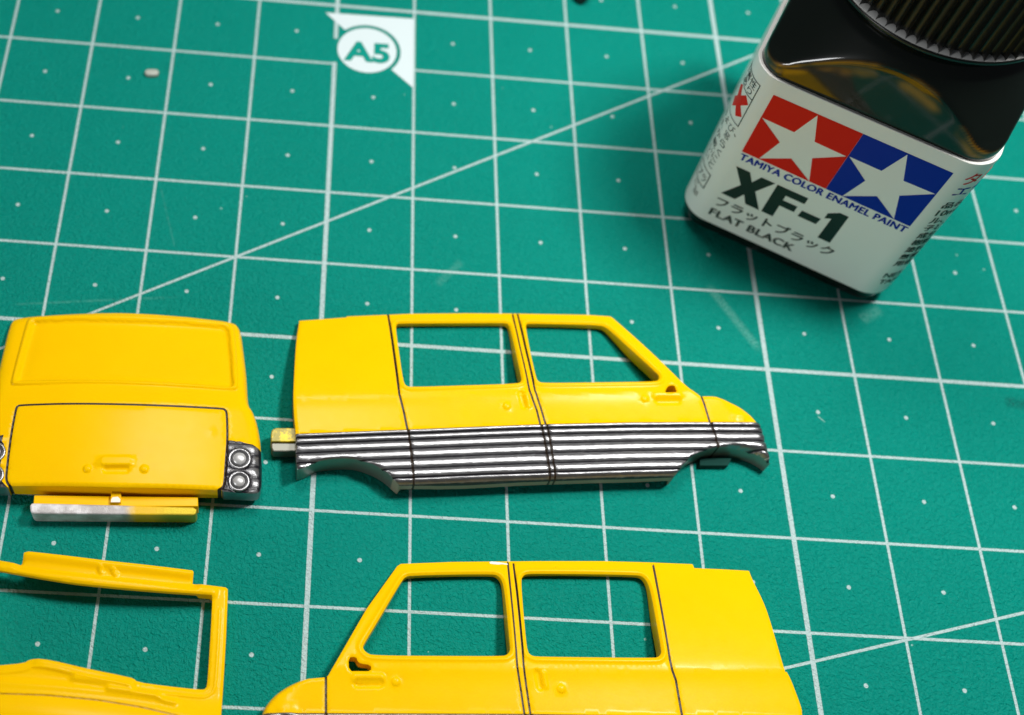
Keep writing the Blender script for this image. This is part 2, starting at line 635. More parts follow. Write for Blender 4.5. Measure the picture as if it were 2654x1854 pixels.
        if name in wallmat:
            me.materials.append(wallmat.get(key[:12] + '6' if key.endswith('6') else name, wallmat[name]))
            nt_ = 2 * len(sel)
            me.polygons.foreach_set('material_index', [0] * nt_ + [1] * (len(me.polygons) - nt_))
        if iv is not None:
            A = me.attributes.new('ink', 'FLOAT', 'POINT')
            vals = np.zeros(len(vs), np.float32)
            vals[:n] = iv[used]
            A.data.foreach_set('value', vals)
        par = root
        made[key] = link(name, me, par)
    return made

def capsule(x, y, a, b_, r, soft=0.25):
    """1 on a stadium from a to b, falling to 0 over soft outside r"""
    return 1 - sstep(r - soft / 2, r + soft / 2, dist([a, b_], x, y, False))

def at_poly(f, pts): return [tuple(q) for q in f(pts)]


# ---- car side panels ------------------------------------------------------
def side_panel(root, K, up, sgn):
    """K: dict of pixel outlines; sgn = +1 nose at +x, -1 nose at -x"""
    zc = K['zc']
    cr0, cr1 = K['crease']
    # first guess of the crease line on z = zc, then the heights are measured from it
    A, B = at(*cr0, zc)[:2], at(*cr1, zc)[:2]
    t = (B - A) / np.linalg.norm(B - A)
    nrm = np.array([-t[1], t[0]])
    if nrm[1] < 0: nrm = -nrm
    def vv(x, y): return (x - A[0]) * nrm[0] + (y - A[1]) * nrm[1]
    def uu(x, y): return (x - A[0]) * t[0] + (y - A[1]) * t[1]
    def H(x, y):
        v = vv(x, y)
        w = 0.5 * (v + np.sqrt(v * v + 0.05))          # rounded crease
        dnz = -0.20 * (1 - np.exp(-0.5 * (np.sqrt(v * v + 0.05) - v) / 0.8)) + 0.012 * np.minimum(v, 0)
        return zc - 0.135 * w - 0.006 * w ** 2 + dnz
    pw = lambda p: on(p, H)
    out = pw(K['outline'])
    wins = [chaikin(pw(w), 2) for w in K['windows']]
    mir = chaikin(pw(K['mirror']), 1)
    lines = [(pw(l), w) for l, w in K['lines']]
    seam = pw(K['seam'])            # top of the cladding
    foot = pw(K['foot'])            # bottom of the cladding
    sx = np.array(seam); fx = np.array(foot)
    if sx[0, 0] > sx[-1, 0]: sx, fx = sx[::-1], fx[::-1]
    yt = lambda x: np.interp(x, sx[:, 0], sx[:, 1])
    yb = lambda x: np.interp(x, fx[:, 0], fx[:, 1])
    RB = np.array([0, .085, .200, .365, .540, .722, .880, 1.0])
    def tt(x, y): return (yt(x) - y) / np.maximum(yt(x) - yb(x), 1e-6)
    arches = [pw(a) for a in K['arches']]
    hp = K['handles']
    P1 = lambda p: np.array(pw([p])[0])
    bars = [(P1(a), P1(b_), r, dz) for a, b_, r, dz in hp]
    knobs = [(P1(k), r) for k, r in K['knobs']]
    def feat(x, y, z):
        t_ = tt(x, y)
        clad = t_ > 0
        k = np.clip(np.searchsorted(RB, np.clip(t_, 0, .9999), 'right') - 1, 0, 6)
        f = (np.clip(t_, 0, .9999) - RB[k]) / (RB[k + 1] - RB[k])
        prof = np.sqrt(np.maximum(1 - (2 * f - 1) ** 2, 0)) * 0.38
        z = z + np.where(clad, prof + 0.02, 0)
        z = z - np.where(clad, 0.55 * sstep(.86, 1.02, t_), 0)
        for w in wins:            # raised bead round each window opening
            d = dist(w, x, y)
            z = z + 0.13 * sstep(0.62, 0.42, d) * sstep(0.05, 0.3, d) + 0.05 * sstep(0.8, 0.62, d)
        for a, b_, r, dz in bars: z = z + 0.7 * dz * capsule(x, y, a, b_, r, 0.3)
        for c, r in knobs:
            d = np.hypot(x - c[0], y - c[1])
            z = z + 0.20 * np.sqrt(np.maximum(1 - (d / r) ** 2, 0))
        if 'nose' in K:
            c = P1(K['nose'])
            d = np.hypot((x - c[0]), (y - c[1]) * 1.5)
            z = z + 0.22 * (1 - sstep(0.7, 1.1, d))
        return z
    def zbot(x, y, z):
        v = vv(x, y)
        zb = z - 1.5
        zb = zb + (0.25 - zb) * sstep(0.3, 8.5, v)
        for a in arches:
            zb = np.where(dist(a, x, y, False) < 0.5, 0.12, zb)
        t_ = tt(x, y)
        zb = np.where((t_ > .8) & (zb > 0.2), z - 0.85, zb)
        u = uu(x, y)
        zb = np.where(dist(K['_rear_w'], x, y, False) < 0.5, np.minimum(zb, 0.3), zb) if '_rear_w' in K else zb
        return np.minimum(np.maximum(zb, 0.08), z - 0.05)
    K['_rear_w'] = pw(K['rear'])
    def rr(x, y):
        nx = P1(K['nosecut'])
        s = sgn * (x - nx[0])
        return 0.13 + 0.75 * sstep(0.0, 2.0, s)
    # segment borders: the door lines themselves
    segs = K['segs']
    lx = [np.array(l) for l, w in lines]
    def xat(l, y):
        o = np.argsort(l[:, 1])
        return np.interp(y, l[o, 1], l[o, 0])
    def classify(x, y):
        s = np.zeros(len(x), int)
        for l in lx: s += (x > xat(l, y))
        t_ = tt(x, y)
        k = np.clip(np.searchsorted(RB, np.clip(t_, 0, .9999), 'right') - 1, 0, 6)
        nm = np.array(segs)[s]
        r = np.array(['cladding_rib#%s%d' % (a, b_) for a, b_ in zip(nm, k)])
        return np.where(t_ > 0, r, nm)
    # rows of points that follow the ribs
    xs = np.arange(sx[:, 0].min(), sx[:, 0].max(), 0.48)
    rows = []
    cons = [list(zip(xs, yt(xs)))]
    for k in range(7):
        if k: cons.append(list(zip(xs, yt(xs) + RB[k] * (yb(xs) - yt(xs)))))
        for f in (.06, .15, .3, .5, .7, .85, .94):
            q = RB[k] + f * (RB[k + 1] - RB[k])
            cons.append(list(zip(xs, yt(xs) + q * (yb(xs) - yt(xs)))))
    fine = []
    for a, b_, r, dz in bars:
        for o in np.arange(-r - .3, r + .31, 0.13):
            n2 = np.array([-(b_ - a)[1], (b_ - a)[0]]) / np.linalg.norm(b_ - a)
            for s in np.arange(-r - .3, np.linalg.norm(b_ - a) + r + .3, .16):
                fine.append(a + (b_ - a) / np.linalg.norm(b_ - a) * s + n2 * o)
    for c, r in knobs:
        for q in (0.0, .4, .7, .9, 1.0, 1.15):
            for a in np.linspace(0, 6.28, 14): fine.append(c + r * q * np.array([math.cos(a), math.sin(a)]))
    cl = [list(zip(*[np.array(pw([cr0, cr1]))[:, i] for i in (0, 1)]))]
    def ink(x, y):
        t_ = tt(x, y)
        k = np.clip(np.searchsorted(RB, np.clip(t_, 0, .9999), 'right') - 1, 0, 6)
        f = (np.clip(t_, 0, .9999) - RB[k]) / (RB[k + 1] - RB[k])
        e = np.minimum(f, 1 - f) * (RB[k + 1] - RB[k]) * 10
        return np.where(t_ > -0.002, np.clip(1.25 * (1 - e / 0.27), 0, 1), 0).astype(np.float32)
    # bead rows round the windows
    for w in wins:
        p = np.array(resample(w, 0.22, True))
        tn = np.roll(p, -1, 0) - np.roll(p, 1, 0)
        tn /= np.linalg.norm(tn, axis=1)[:, None]
        ar = (np.roll(p, -1, 0)[:, 1] + p[:, 1]) @ (np.roll(p, -1, 0)[:, 0] - p[:, 0])
        n2 = np.stack([tn[:, 1], -tn[:, 0]], 1) * (-1 if ar > 0 else 1)
        for o in (.3, .42, .52, .62, .8):
            rows.append(p + n2 * o)
    mats = {s: YEL for s in segs}
    mats.update(cladding_rib=SIL, panel_line=INK)
    made = build_panel(root, out, wins + [mir], H, feat, zbot, classify, mats, lines, cons + cl, rows + [np.array(fine)], rr, 0.4, ink, 0.22, {'cladding_rib': PEWTER, 'cladding_rib6': SILL})
    return H, pw, P1, made

Z1 = zoomed(680, 760, 700 / 2118)
Z2 = zoomed(1340, 760, 700 / 2118)
rootA = empty('car_side_panel', (25, -52, 0))
tag(rootA, 'yellow model car side panel with silver ribbed cladding, beside the tail panel', 'model part', 'yellow body parts laid out on the mat')
arch_r = cr(Z1([(275, 1392), (335, 1375), (440, 1325), (600, 1306), (740, 1312), (860, 1350), (965, 1408), (1045, 1478)]), 5)
arch_f = cr(Z2([(1255, 1412), (1325, 1322), (1410, 1262), (1500, 1230), (1590, 1215), (1690, 1211), (1770, 1217), (1860, 1243), (1925, 1272), (2000, 1322)]), 5)
front_edge = cr(Z2([(2000, 1322), (1985, 1260), (1962, 1175), (1938, 1085), (1905, 1012), (1850, 945), (1760, 876), (1650, 826), (1545, 808), (1443, 806)]), 5)
rear_edge = cr(Z1([(290, 212), (264, 400), (247, 700), (244, 830), (250, 960), (262, 1110), (264, 1300), (275, 1392)]), 5)
KA = dict(zc=2.9,
    crease=(Z1([(245, 822)])[0], Z2([(1260, 768)])[0]),
    outline=rear_edge + arch_r[1:] + Z1([(1075, 1502), (1600, 1490)]) + Z2([(0, 1470), (600, 1450), (1230, 1432)]) + arch_f + front_edge[1:]
        + Z2([(1430, 796), (1360, 748), (1290, 688), (1120, 520), (930, 345), (745, 184), (728, 178), (560, 166), (0, 156)]) + Z1([(1600, 153), (1170, 157), (664, 178), (656, 186)]),
    windows=[Z1([(1043, 255), (1060, 238), (1095, 236), (1500, 234), (1880, 232), (1925, 236), (1945, 275), (1990, 470), (2030, 650), (2033, 690), (2000, 707), (1600, 720), (1170, 733), (1125, 725), (1104, 680), (1075, 480)]),
             Z2([(66, 252), (80, 238), (110, 238), (400, 242), (650, 250), (690, 262), (730, 290), (900, 445), (1095, 622), (1118, 650), (1112, 680), (1075, 691), (640, 697), (210, 702), (165, 690), (148, 650), (105, 460)])],
    mirror=Z2([(1190, 722), (1236, 718), (1248, 745), (1256, 776), (1205, 777), (1160, 777), (1172, 748)]),
    lines=[(Z1([(986, 170), (1004, 280), (1035, 500), (1074, 792), (1108, 925), (1146, 1110), (1168, 1290), (1192, 1530)]), 0.24),
           (Z2([(-36, 165), (20, 420), (98, 765), (155, 920), (195, 1080), (225, 1240), (268, 1500)]), 0.22),
           (Z2([(4, 165), (62, 420), (140, 762), (188, 905), (236, 1070), (266, 1230), (308, 1500)]), 0.22),
           (Z2([(1440, 790), (1472, 880), (1512, 1015), (1545, 1120), (1578, 1240)]), 0.23)],
    segs=['rear_quarter', 'rear_door', 'door_pillar', 'front_door', 'front_fender'],
    seam=Z1([(200, 1110), (1130, 1074)]) + Z2([(-200, 1047), (240, 1031), (900, 1018), (1500, 1015), (2060, 1018)]),
    foot=Z1([(200, 1545), (1130, 1506)]) + Z2([(-200, 1477), (240, 1463), (900, 1441), (1500, 1428), (2060, 1422)]),
    arches=[arch_r, arch_f], rear=rear_edge,
    handles=[(Z2([(1095, 806)])[0], Z2([(1265, 806)])[0], 0.42, 0.22), (Z2([(1110, 842)])[0], Z2([(1260, 842)])[0], 0.36, -0.28),
             (Z1([(2030, 785)])[0], Z1([(2052, 880)])[0], 0.30, -0.30), (Z1([(2068, 790)])[0], Z1([(2090, 885)])[0], 0.26, 0.16)],
    knobs=[(Z1([(1917, 886)])[0], 0.46), (Z2([(1000, 830)])[0], 0.42)],
    nose=Z2([(1750, 965)])[0], nosecut=Z2([(1560, 900)])[0])
HA, pwA, P1A, _ = side_panel(rootA, KA, None, 1)
# grey-silver flange plates inside the front arch and the bumper stub at the tail
stub = [tuple(at(*q, 1.6)[:2]) for q in Z1([(290, 1066), (105, 1066), (78, 1078), (68, 1105), (66, 1175), (290, 1176)])]
def mat_stub():
    m, nt, b = new_mat('overspray_olive')
    v = coords(nt)
    c = mixc(nt, ramp(nt, noise(nt, v, 1.1, 4, 0.65), 0.42, 0.58), (0.70, 0.50, 0.003, 1), (0.30, 0.25, 0.03, 1))
    nt.links.new(c, b.inputs['Base Color'])
    b.inputs['Roughness'].default_value = 0.38
    b.inputs['Metallic'].default_value = 0.15
    bump(nt, noise(nt, v, 2.0, 3), 0.5, 0.1, b)
    return m
STUBY = mat_stub()
STUBS = plain('overspray_silver', (0.20, 0.20, 0.165), 0.4, 0.4)
solid('bumper_stub', stub, 0.1, 1.9, STUBY, rootA, 0.1, 2)
stub2 = [tuple(at(*q, 1.3)[:2]) for q in Z1([(290, 1180), (68, 1180), (70, 1225), (84, 1252), (290, 1250)])]
solid('bumper_edge', stub2, 0.1, 1.6, STUBS, rootA, 0.12, 2)
tab0, tab1 = at(*Z2([(1418, 1372)])[0], 0.1)[:2], at(*Z2([(1640, 1372)])[0], 0.1)[:2]
tab = [tuple(tab0), tuple(tab1), (tab1[0] + 0.5, tab1[1] + 0.9), (tab0[0] + 0.1, tab0[1] + 0.9)]
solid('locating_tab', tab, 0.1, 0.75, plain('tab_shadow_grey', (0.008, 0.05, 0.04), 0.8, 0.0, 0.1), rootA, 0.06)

Z5 = zoomed(660, 1400, 740 / 2296)
Z6 = zoomed(1360, 1400, 740 / 2296)
rootB = empty('car_side_panel', (25, -88, 0))
tag(rootB, 'yellow model car side panel with two open windows, beside the yellow windscreen frame', 'model part', 'yellow body parts laid out on the mat')
fr_edge = cr(Z5([(80, 2080), (62, 1900), (58, 1700), (55, 1560), (58, 1440), (75, 1355), (130, 1272), (200, 1207), (290, 1152), (400, 1120), (480, 1109), (568, 1102)]), 5)
re_edge = cr(Z6([(1808, 246), (1842, 330), (1952, 570), (2087, 1020), (2112, 1060), (2152, 1140), (2226, 1340), (2236, 1420), (2262, 1600), (2285, 1800), (2290, 2080)]), 5)
KB = dict(zc=2.9,
    crease=(Z5([(960, 1026)])[0], Z6([(2088, 1040)])[0]),
    outline=fr_edge + Z5([(592, 1088), (700, 900), (900, 552), (1148, 206), (1176, 188), (1600, 172), (2296, 166)]) + Z6([(640, 166), (1000, 176), (1348, 190), (1356, 196), (1366, 222), (1600, 232), (1795, 243)])
        + re_edge + Z6([(2000, 2090), (1700, 1960), (1400, 2090), (700, 2100)]) + Z5([(1800, 2110), (1000, 2110), (800, 1990), (450, 1960), (250, 2050)]),
    windows=[Z5([(1190, 318), (1215, 296), (1245, 286), (1560, 276), (1910, 273), (1955, 282), (1992, 325), (2012, 420), (2055, 850), (2055, 890), (2030, 922), (1990, 932), (1500, 930), (950, 926), (900, 905), (872, 872), (872, 845), (980, 670), (1110, 450)]),
             Z6([(-28, 320), (-14, 290), (10, 274), (60, 270), (500, 272), (900, 280), (950, 292), (988, 335), (1018, 430), (1060, 660), (1100, 880), (1098, 915), (1075, 940), (1045, 946), (600, 942), (100, 936), (55, 928), (22, 895), (4, 720), (-16, 500)])],
    mirror=Z5([(755, 938), (818, 938), (828, 970), (850, 990), (935, 1000), (940, 1052), (845, 1052), (757, 1052)]),
    lines=[(Z5([(573, 1090), (573, 1250), (573, 1420), (590, 1600), (640, 1800), (660, 2120)]), 0.23),
           (Z5([(2036, 185), (2060, 440), (2112, 1020), (2140, 1200), (2172, 1420), (2210, 1700), (2235, 2120)]), 0.20),
           (Z5([(2080, 185), (2110, 440), (2164, 1020), (2188, 1200), (2220, 1420), (2262, 1700), (2290, 2120)]), 0.20),
           (Z6([(1033, 205), (1085, 480), (1166, 955), (1184, 1040), (1216, 1130), (1266, 1420), (1310, 1700), (1335, 2120)]), 0.23)],
    segs=['front_fender', 'front_door', 'door_pillar', 'rear_door', 'rear_quarter'],
    seam=Z5([(-50, 1392), (560, 1392), (2200, 1398)]) + Z6([(500, 1405), (1270, 1412), (2400, 1425)]),
    foot=Z5([(-50, 2110), (560, 2110), (2200, 2110)]) + Z6([(500, 2110), (1270, 2110), (2400, 2110)]),
    arches=[Z5([(250, 2050), (450, 1960), (800, 1990), (1000, 2110)]), Z6([(1400, 2090), (1700, 1960), (2000, 2090)])], rear=re_edge,
    handles=[(Z5([(815, 1112)])[0], Z5([(1010, 1112)])[0], 0.42, 0.22), (Z5([(830, 1152)])[0], Z5([(1005, 1152)])[0], 0.36, -0.28),
             (Z6([(105, 1070)])[0], Z6([(128, 1180)])[0], 0.30, -0.26), (Z6([(150, 1080)])[0], Z6([(165, 1175)])[0], 0.26, 0.16)],
    knobs=[(Z5([(1135, 1140)])[0], 0.46), (Z6([(293, 1197)])[0], 0.46)],
    nose=Z5([(260, 1360)])[0], nosecut=Z5([(430, 1250)])[0])
HB, pwB, P1B, _ = side_panel(rootB, KB, None, -1)
CHIP = plain('rubbed_primer', (0.85, 0.83, 0.74), 0.5)
hb1 = lambda x, y: float(HB(np.array([x]), np.array([y]))[0])
solid('rubbed_patch', pwB(Z5([(1888, 178), (1905, 172), (1948, 176), (1990, 182), (2034, 190), (2038, 200), (1990, 194), (1955, 198), (1920, 194), (1892, 190)])), lambda x, y: hb1(x, y) - 0.1, lambda x, y: hb1(x, y) + 0.012, CHIP, rootB)


# ---- tail panel (rear end of the car) --------------------------------------
Z3 = zoomed(0, 760, 700 / 1754)
rootC = empty('car_tail_panel', (-24, -60, 0))
tag(rootC, 'yellow model car tail panel with silver round tail lamps and half silvered bumper', 'model part', 'yellow body parts laid out on the mat')
zb_, zr_ = 3.7, 1.7
Cc = at(*Z3([(755, 1258)])[0], zb_)[:2]              # middle of the lower edge
Ctop = at(*Z3([(820, 112)])[0], zr_)[:2]
Cv = (Ctop - Cc)
Clen = np.linalg.norm(Cv)
Cv /= Clen
Cu = np.array([Cv[1], -Cv[0]])
vbelt = float((at(*Z3([(790, 655)])[0], zb_)[:2] - Cc) @ Cv)
def uvC(x, y): return (x - Cc[0]) * Cu[0] + (y - Cc[1]) * Cu[1], (x - Cc[0]) * Cv[0] + (y - Cc[1]) * Cv[1]
def HC(x, y):
    u, v = uvC(x, y)
    low = zb_ - 0.012 * np.clip(v - 2, 0, 50) ** 1 + 0.05 * np.sin(np.clip(v / vbelt, 0, 1) * math.pi)
    upz = zb_ - 0.35 - (zb_ - 0.35 - zr_) * np.clip((v - vbelt) / (Clen - vbelt), 0, 1.1)
    s = sstep(vbelt - 1.6, vbelt + 0.4, v)
    z = low * (1 - s) + upz * s
    return z - 0.0055 * u * u
pwC = lambda p: on(p, HC)
def symC(pts):
    """mirror zoomed points of the right half about the car's middle line"""
    out = []
    for x, y in pts:
        xm = 750 + (y - 1260) * -0.055
        out.append((2 * xm - x, y - 0.020 * 2 * (x - xm)))
    return out
right = [(1000, 117), (1250, 138), (1440, 160), (1510, 175), (1548, 198), (1566, 250), (1580, 350), (1600, 520), (1612, 690), (1640, 745), (1668, 820), (1688, 920), (1696, 1010), (1701, 1120), (1698, 1230), (1682, 1290), (1640, 1302), (1450, 1288), (1440, 1276), (1100, 1262)]
right = right[:2] + cr(right[2:17], 3) + right[17:]
ctr_b, ctr_t = [(755, 1256)], [(600, 108), (790, 108)]
leftz = symC(right)[::-1]
outC = pwC(Z3(ctr_t[1:] + right + ctr_b + leftz))
win = [(218, 190), (240, 183), (600, 178), (1000, 190), (1440, 218), (1478, 232), (1490, 300), (1517, 590), (1505, 612), (1470, 612), (1000, 582), (500, 568), (140, 575), (112, 568), (120, 530), (200, 240)]
winC = chaikin(pwC(Z3(win)), 2)
rim = [(180, 165), (215, 152), (600, 138), (1000, 150), (1480, 188), (1520, 205), (1532, 280), (1553, 600), (1545, 630), (1500, 636), (1000, 602), (500, 588), (90, 608), (66, 598), (75, 545), (160, 220)]
rimC = chaikin(pwC(Z3(rim)), 2)
gate = [(78, 1262), (50, 1240), (40, 1205), (44, 1150), (70, 930), (103, 755), (112, 735), (135, 727), (500, 716), (1000, 727), (1435, 749), (1462, 756), (1474, 780), (1478, 960), (1466, 1100), (1458, 1230), (1448, 1262), (1418, 1278)]
gateC = pwC(Z3(chaikin(gate, 2, False)))
lampR = [(1474, 958), (1560, 966), (1640, 985), (1698, 1010), (1760, 1030), (1760, 1330), (1400, 1330), (1440, 1276), (1462, 1230), (1470, 1100)]
lampRC = pwC(Z3(lampR))
lampLC = pwC(Z3(symC([(1510, 950), (1560, 966), (1640, 985), (1698, 1010), (1760, 1030), (1760, 1330), (1400, 1330), (1478, 1262), (1500, 1230), (1505, 1100)])))
lensC = [np.array(pwC(Z3([p]))[0]) for p in ((1555, 1080), (1552, 1226))]
lensL = [np.array(pwC(Z3(symC([p])))[0]) for p in ((1560, 1070), (1550, 1218))]
handC = [np.array(pwC(Z3([p]))[0]) for p in ((680, 1092), (832, 1092), (690, 1148), (820, 1148))]
knobC = [np.array(pwC(Z3([p]))[0]) for p in ((568, 1141), (937, 1143))]
smallC = np.array(pwC(Z3([(1375, 900)]))[0])
def featC(x, y, z):
    dw, dr = dist(winC, x, y), dist(rimC, x, y)
    iw = inside(winC, x, y)
    ir = inside(rimC, x, y)
    z = z + np.where(ir & ~iw, 0.30 * sstep(0, .28, dr) * (1 - 0.55 * sstep(.35, 0, dw)), 0)
    z = z - np.where(iw, 0.18 * sstep(0, .35, dw), 0)
    z = z + 0.26 * capsule(x, y, handC[0], handC[1], 0.52, 0.25) - 0.18 * capsule(x, y, handC[2], handC[3], 0.30, 0.25)
    for c in knobC: z = z + 0.24 * np.sqrt(np.maximum(1 - (np.hypot(x - c[0], y - c[1]) / 0.45) ** 2, 0))
    z = z + 0.06 * np.sqrt(np.maximum(1 - (np.hypot(x - smallC[0], y - smallC[1]) / 0.35) ** 2, 0))
    il = inside(lampRC, x, y) | inside(lampLC, x, y)
    u, v = uvC(x, y)
    z = z + np.where(il, 0.14 * np.abs(np.sin(v * 2.55 + 0.3)) + 0.05, 0)
    for c in lensC + lensL:
        d = np.hypot(x - c[0], y - c[1])
        z = z - np.where(il, 0.14 * (1 - sstep(1.0, 1.2, d)), 0)
    # the outer corners roll down
    z = z - 1.0 * sstep(13.2, 17.2, np.abs(u)) * sstep(vbelt + 1, vbelt - 3, v)
    return z
def zbotC(x, y, z):
    u, v = uvC(x, y)
    zb = z - 1.4
    zb = np.where(v < 1.2, 1.0, zb)
    zb = np.where((v < 1.4) & (np.abs(u) > 11.5), 0.9, zb)
    zb = np.where(v > vbelt, 0.35, zb)
    zb = np.where((np.abs(u) > 13.5) & (v > 1.2), 0.5, zb)
    return np.minimum(zb, z - 0.05)
def classC(x, y):
    r = np.where(inside(lampRC, x, y), 'tail_lamp_cluster#r', np.where(inside(lampLC, x, y), 'tail_lamp_cluster#l', 'tail_body'))
    poly = list(gateC)
    ig = inside(poly, x, y)
    return np.where(ig & (r == 'tail_body'), 'tailgate', np.where(inside(winC, x, y), 'rear_window', r))
def inkC(x, y):
    il = inside(lampRC, x, y) | inside(lampLC, x, y)
    u, v = uvC(x, y)
    s = np.abs(np.sin(v * 2.55 + 0.3))
    i = np.clip(1.3 - s / 0.5, 0, 1)
    for c in lensC + lensL:
        d = np.hypot(x - c[0], y - c[1])
        i = np.where(d < 1.1, 0.1, i)
        i = np.maximum(i, 1 - sstep(0.10, .24, np.abs(d - 1.2)))
    # recessed dark windows of the lamp at its outer side
    i = np.maximum(i, 0.95 * sstep(13.4, 14.2, np.abs(u)))
    e = np.minimum(dist(lampRC, x, y), dist(lampLC, x, y))
    i = np.maximum(i, 1 - sstep(0.05, .22, e))
    return np.where(il, np.maximum(i, 0.2), 0).astype(np.float32)
rowsC, loopC = [], []
for poly in (winC, rimC):
    p = np.array(resample(poly, .25, True))
    loopC.append([tuple(q) for q in p] + [tuple(p[0])])
    tn = np.roll(p, -1, 0) - np.roll(p, 1, 0)
    tn /= np.linalg.norm(tn, axis=1)[:, None]
    n2 = np.stack([tn[:, 1], -tn[:, 0]], 1)
    for o in (-.35, -.2, -.1, .1, .2, .35): rowsC.append(p + n2 * o)
fine = []
for c in knobC:
    for q in (0, .4, .7, .9, 1, 1.15):
        for a in np.linspace(0, 6.28, 14): fine.append(c + .5 * q * np.array([math.cos(a), math.sin(a)]))
hx = handC[1] - handC[0]
for a in np.arange(-.15, 1.16, .03):
    for b_ in np.arange(-2.2, 1.0, .13): fine.append(handC[0] + hx * a + np.array([-hx[1], hx[0]]) / np.linalg.norm(hx) * b_)
for lp in (lampRC, lampLC):
    p = np.array(lp)
    gx, gy = np.meshgrid(np.arange(p[:, 0].min(), p[:, 0].max(), .14), np.arange(p[:, 1].min(), p[:, 1].max(), .14))
    q = np.stack([gx.ravel(), gy.ravel()], 1)
    fine += list(q[inside(lp, q[:, 0], q[:, 1])])
consC = [lampRC[:4], lampLC[:4]] + loopC
rrC = lambda x, y: 0.22 + 0.75 * sstep(0.5, 2.0, uvC(x, y)[1])
build_panel(rootC, outC, [], HC, featC, zbotC, classC, dict(tail_lamp_cluster=SIL, tail_body=YEL, tailgate=YEL, rear_window=YEL, panel_line=INK),
            [(gateC, 0.24)], consC, rowsC + [np.array(fine)], rrC, 0.36, inkC)

def dome(name, c, z, r, h, mat, parent, n=28, m=7):
    vs, fs = [], []
    for i in range(m + 1):
        a = i / m * math.pi / 2
        for k in range(n):
            t = 2 * math.pi * k / n
            vs.append((c[0] + r * math.cos(a) * math.cos(t), c[1] + r * math.cos(a) * math.sin(t), z + h * math.sin(a)))
    for i in range(m):
        for k in range(n):
            fs.append((i * n + k, i * n + (k + 1) % n, (i + 1) * n + (k + 1) % n, (i + 1) * n + k))
    return mesh(name, vs, fs, mat, parent, True)
def torus(name, c, z, R, r, mat, parent, n=36, m=10, sz=1.0):
    vs, fs = [], []
    for i in range(n):
        t = 2 * math.pi * i / n
        for k in range(m):
            a = 2 * math.pi * k / m
            vs.append((c[0] + (R + r * math.cos(a)) * math.cos(t), c[1] + (R + r * math.cos(a)) * math.sin(t), z + r * sz * math.sin(a)))
    for i in range(n):
        for k in range(m):
            fs.append((i * m + k, ((i + 1) % n) * m + k, ((i + 1) % n) * m + (k + 1) % m, i * m + (k + 1) % m))
    return mesh(name, vs, fs, mat, parent, True)
SIL2 = mat_silver('silver_lens_paint')
LENS = plain('lens_silver', (0.62, 0.62, 0.62), 0.38, 0.45)
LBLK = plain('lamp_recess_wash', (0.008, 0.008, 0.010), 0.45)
for c, r in zip(lensC + lensL, (0.68, 0.61, 0.68, 0.61)):
    u, v = uvC(c[:1], c[1:])
    zz = float(featC(c[:1], c[1:], HC(c[:1], c[1:]))[0]) + 0.05
    bz = torus('lamp_bezel', c, zz + 0.05, r + 0.33, 0.16, SIL2, rootC, sz=0.8)
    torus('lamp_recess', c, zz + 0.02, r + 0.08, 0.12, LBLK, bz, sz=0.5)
    dome('lamp_lens', c, zz + 0.0, r, 0.42, LENS, bz)

# valance ledge, bumper bar, its stay
def flatpx(pts, z): return [tuple(at(*q, z)[:2]) for q in Z3(pts)]
solid('bumper_ledge', flatpx([(222, 1312), (1285, 1325), (1287, 1385), (215, 1385)], 2.0), 0.15, 2.0, YEL, rootC, 0.08, 2)
def mat_bumper():
    m, nt, b = new_mat('bumper_half_silvered')
    v = coords(nt)
    sx = N(nt, 'ShaderNodeSeparateXYZ')
    nt.links.new(v, sx.inputs[0])
    x0, x1 = at(*Z3([(860, 1400)])[0], 2)[0], at(*Z3([(1060, 1420)])[0], 2)[0]
    n1 = noise(nt, v, 1.5, 4)
    u = math_n(nt, 'ADD', sx.outputs[0], math_n(nt, 'MULTIPLY', math_n(nt, 'SUBTRACT', n1, 0.5), 0.7))
    f1 = ramp(nt, u, x0 - 0.9, x0 + 0.5)
    f2 = ramp(nt, u, x1 - 1.5, x1 + 1.0)
    fl = noise(nt, v, 9, 3, 0.65)
    pat = mixc(nt, ramp(nt, noise(nt, v, 0.45, 4, 0.6), 0.35, 0.65), (0.42, 0.40, 0.40, 1), (0.74, 0.73, 0.75, 1))
    c = mixc(nt, f1, pat, (0.80, 0.50, 0.003, 1))
    c = mixc(nt, math_n(nt, 'MULTIPLY', f2, 0.8), c, (0.55, 0.45, 0.04, 1))
    nt.links.new(c, b.inputs['Base Color'])
    me_ = math_n(nt, 'MULTIPLY', math_n(nt, 'SUBTRACT', 1.0, math_n(nt, 'MULTIPLY', f1, 0.95)), 0.35)
    me_ = math_n(nt, 'ADD', me_, math_n(nt, 'MULTIPLY', f2, 0.6), clamp=True)
    nt.links.new(me_, b.inputs['Metallic'])
    b.inputs['Roughness'].default_value = 0.4
    bump(nt, fl, 0.7, 0.08, b)
    return m
bar = flatpx([(205, 1362), (1255, 1388), (1280, 1405), (1272, 1436), (1255, 1442), (215, 1432), (197, 1418), (193, 1378)], 2.15)
solid('bumper_bar', bar, 0.05, 2.15, mat_bumper(), rootC, 0.16, 3)
solid('bumper_stay', flatpx([(722, 1292), (788, 1292), (786, 1362), (716, 1362)], 2.25), 1.0, 2.4, YEL, rootC, 0.1, 2)
solid('rubbed_patch', flatpx([(722, 1340), (732, 1326), (765, 1322), (782, 1340), (780, 1358), (720, 1358)], 2.4), 2.36, 2.415, CHIP, rootC)


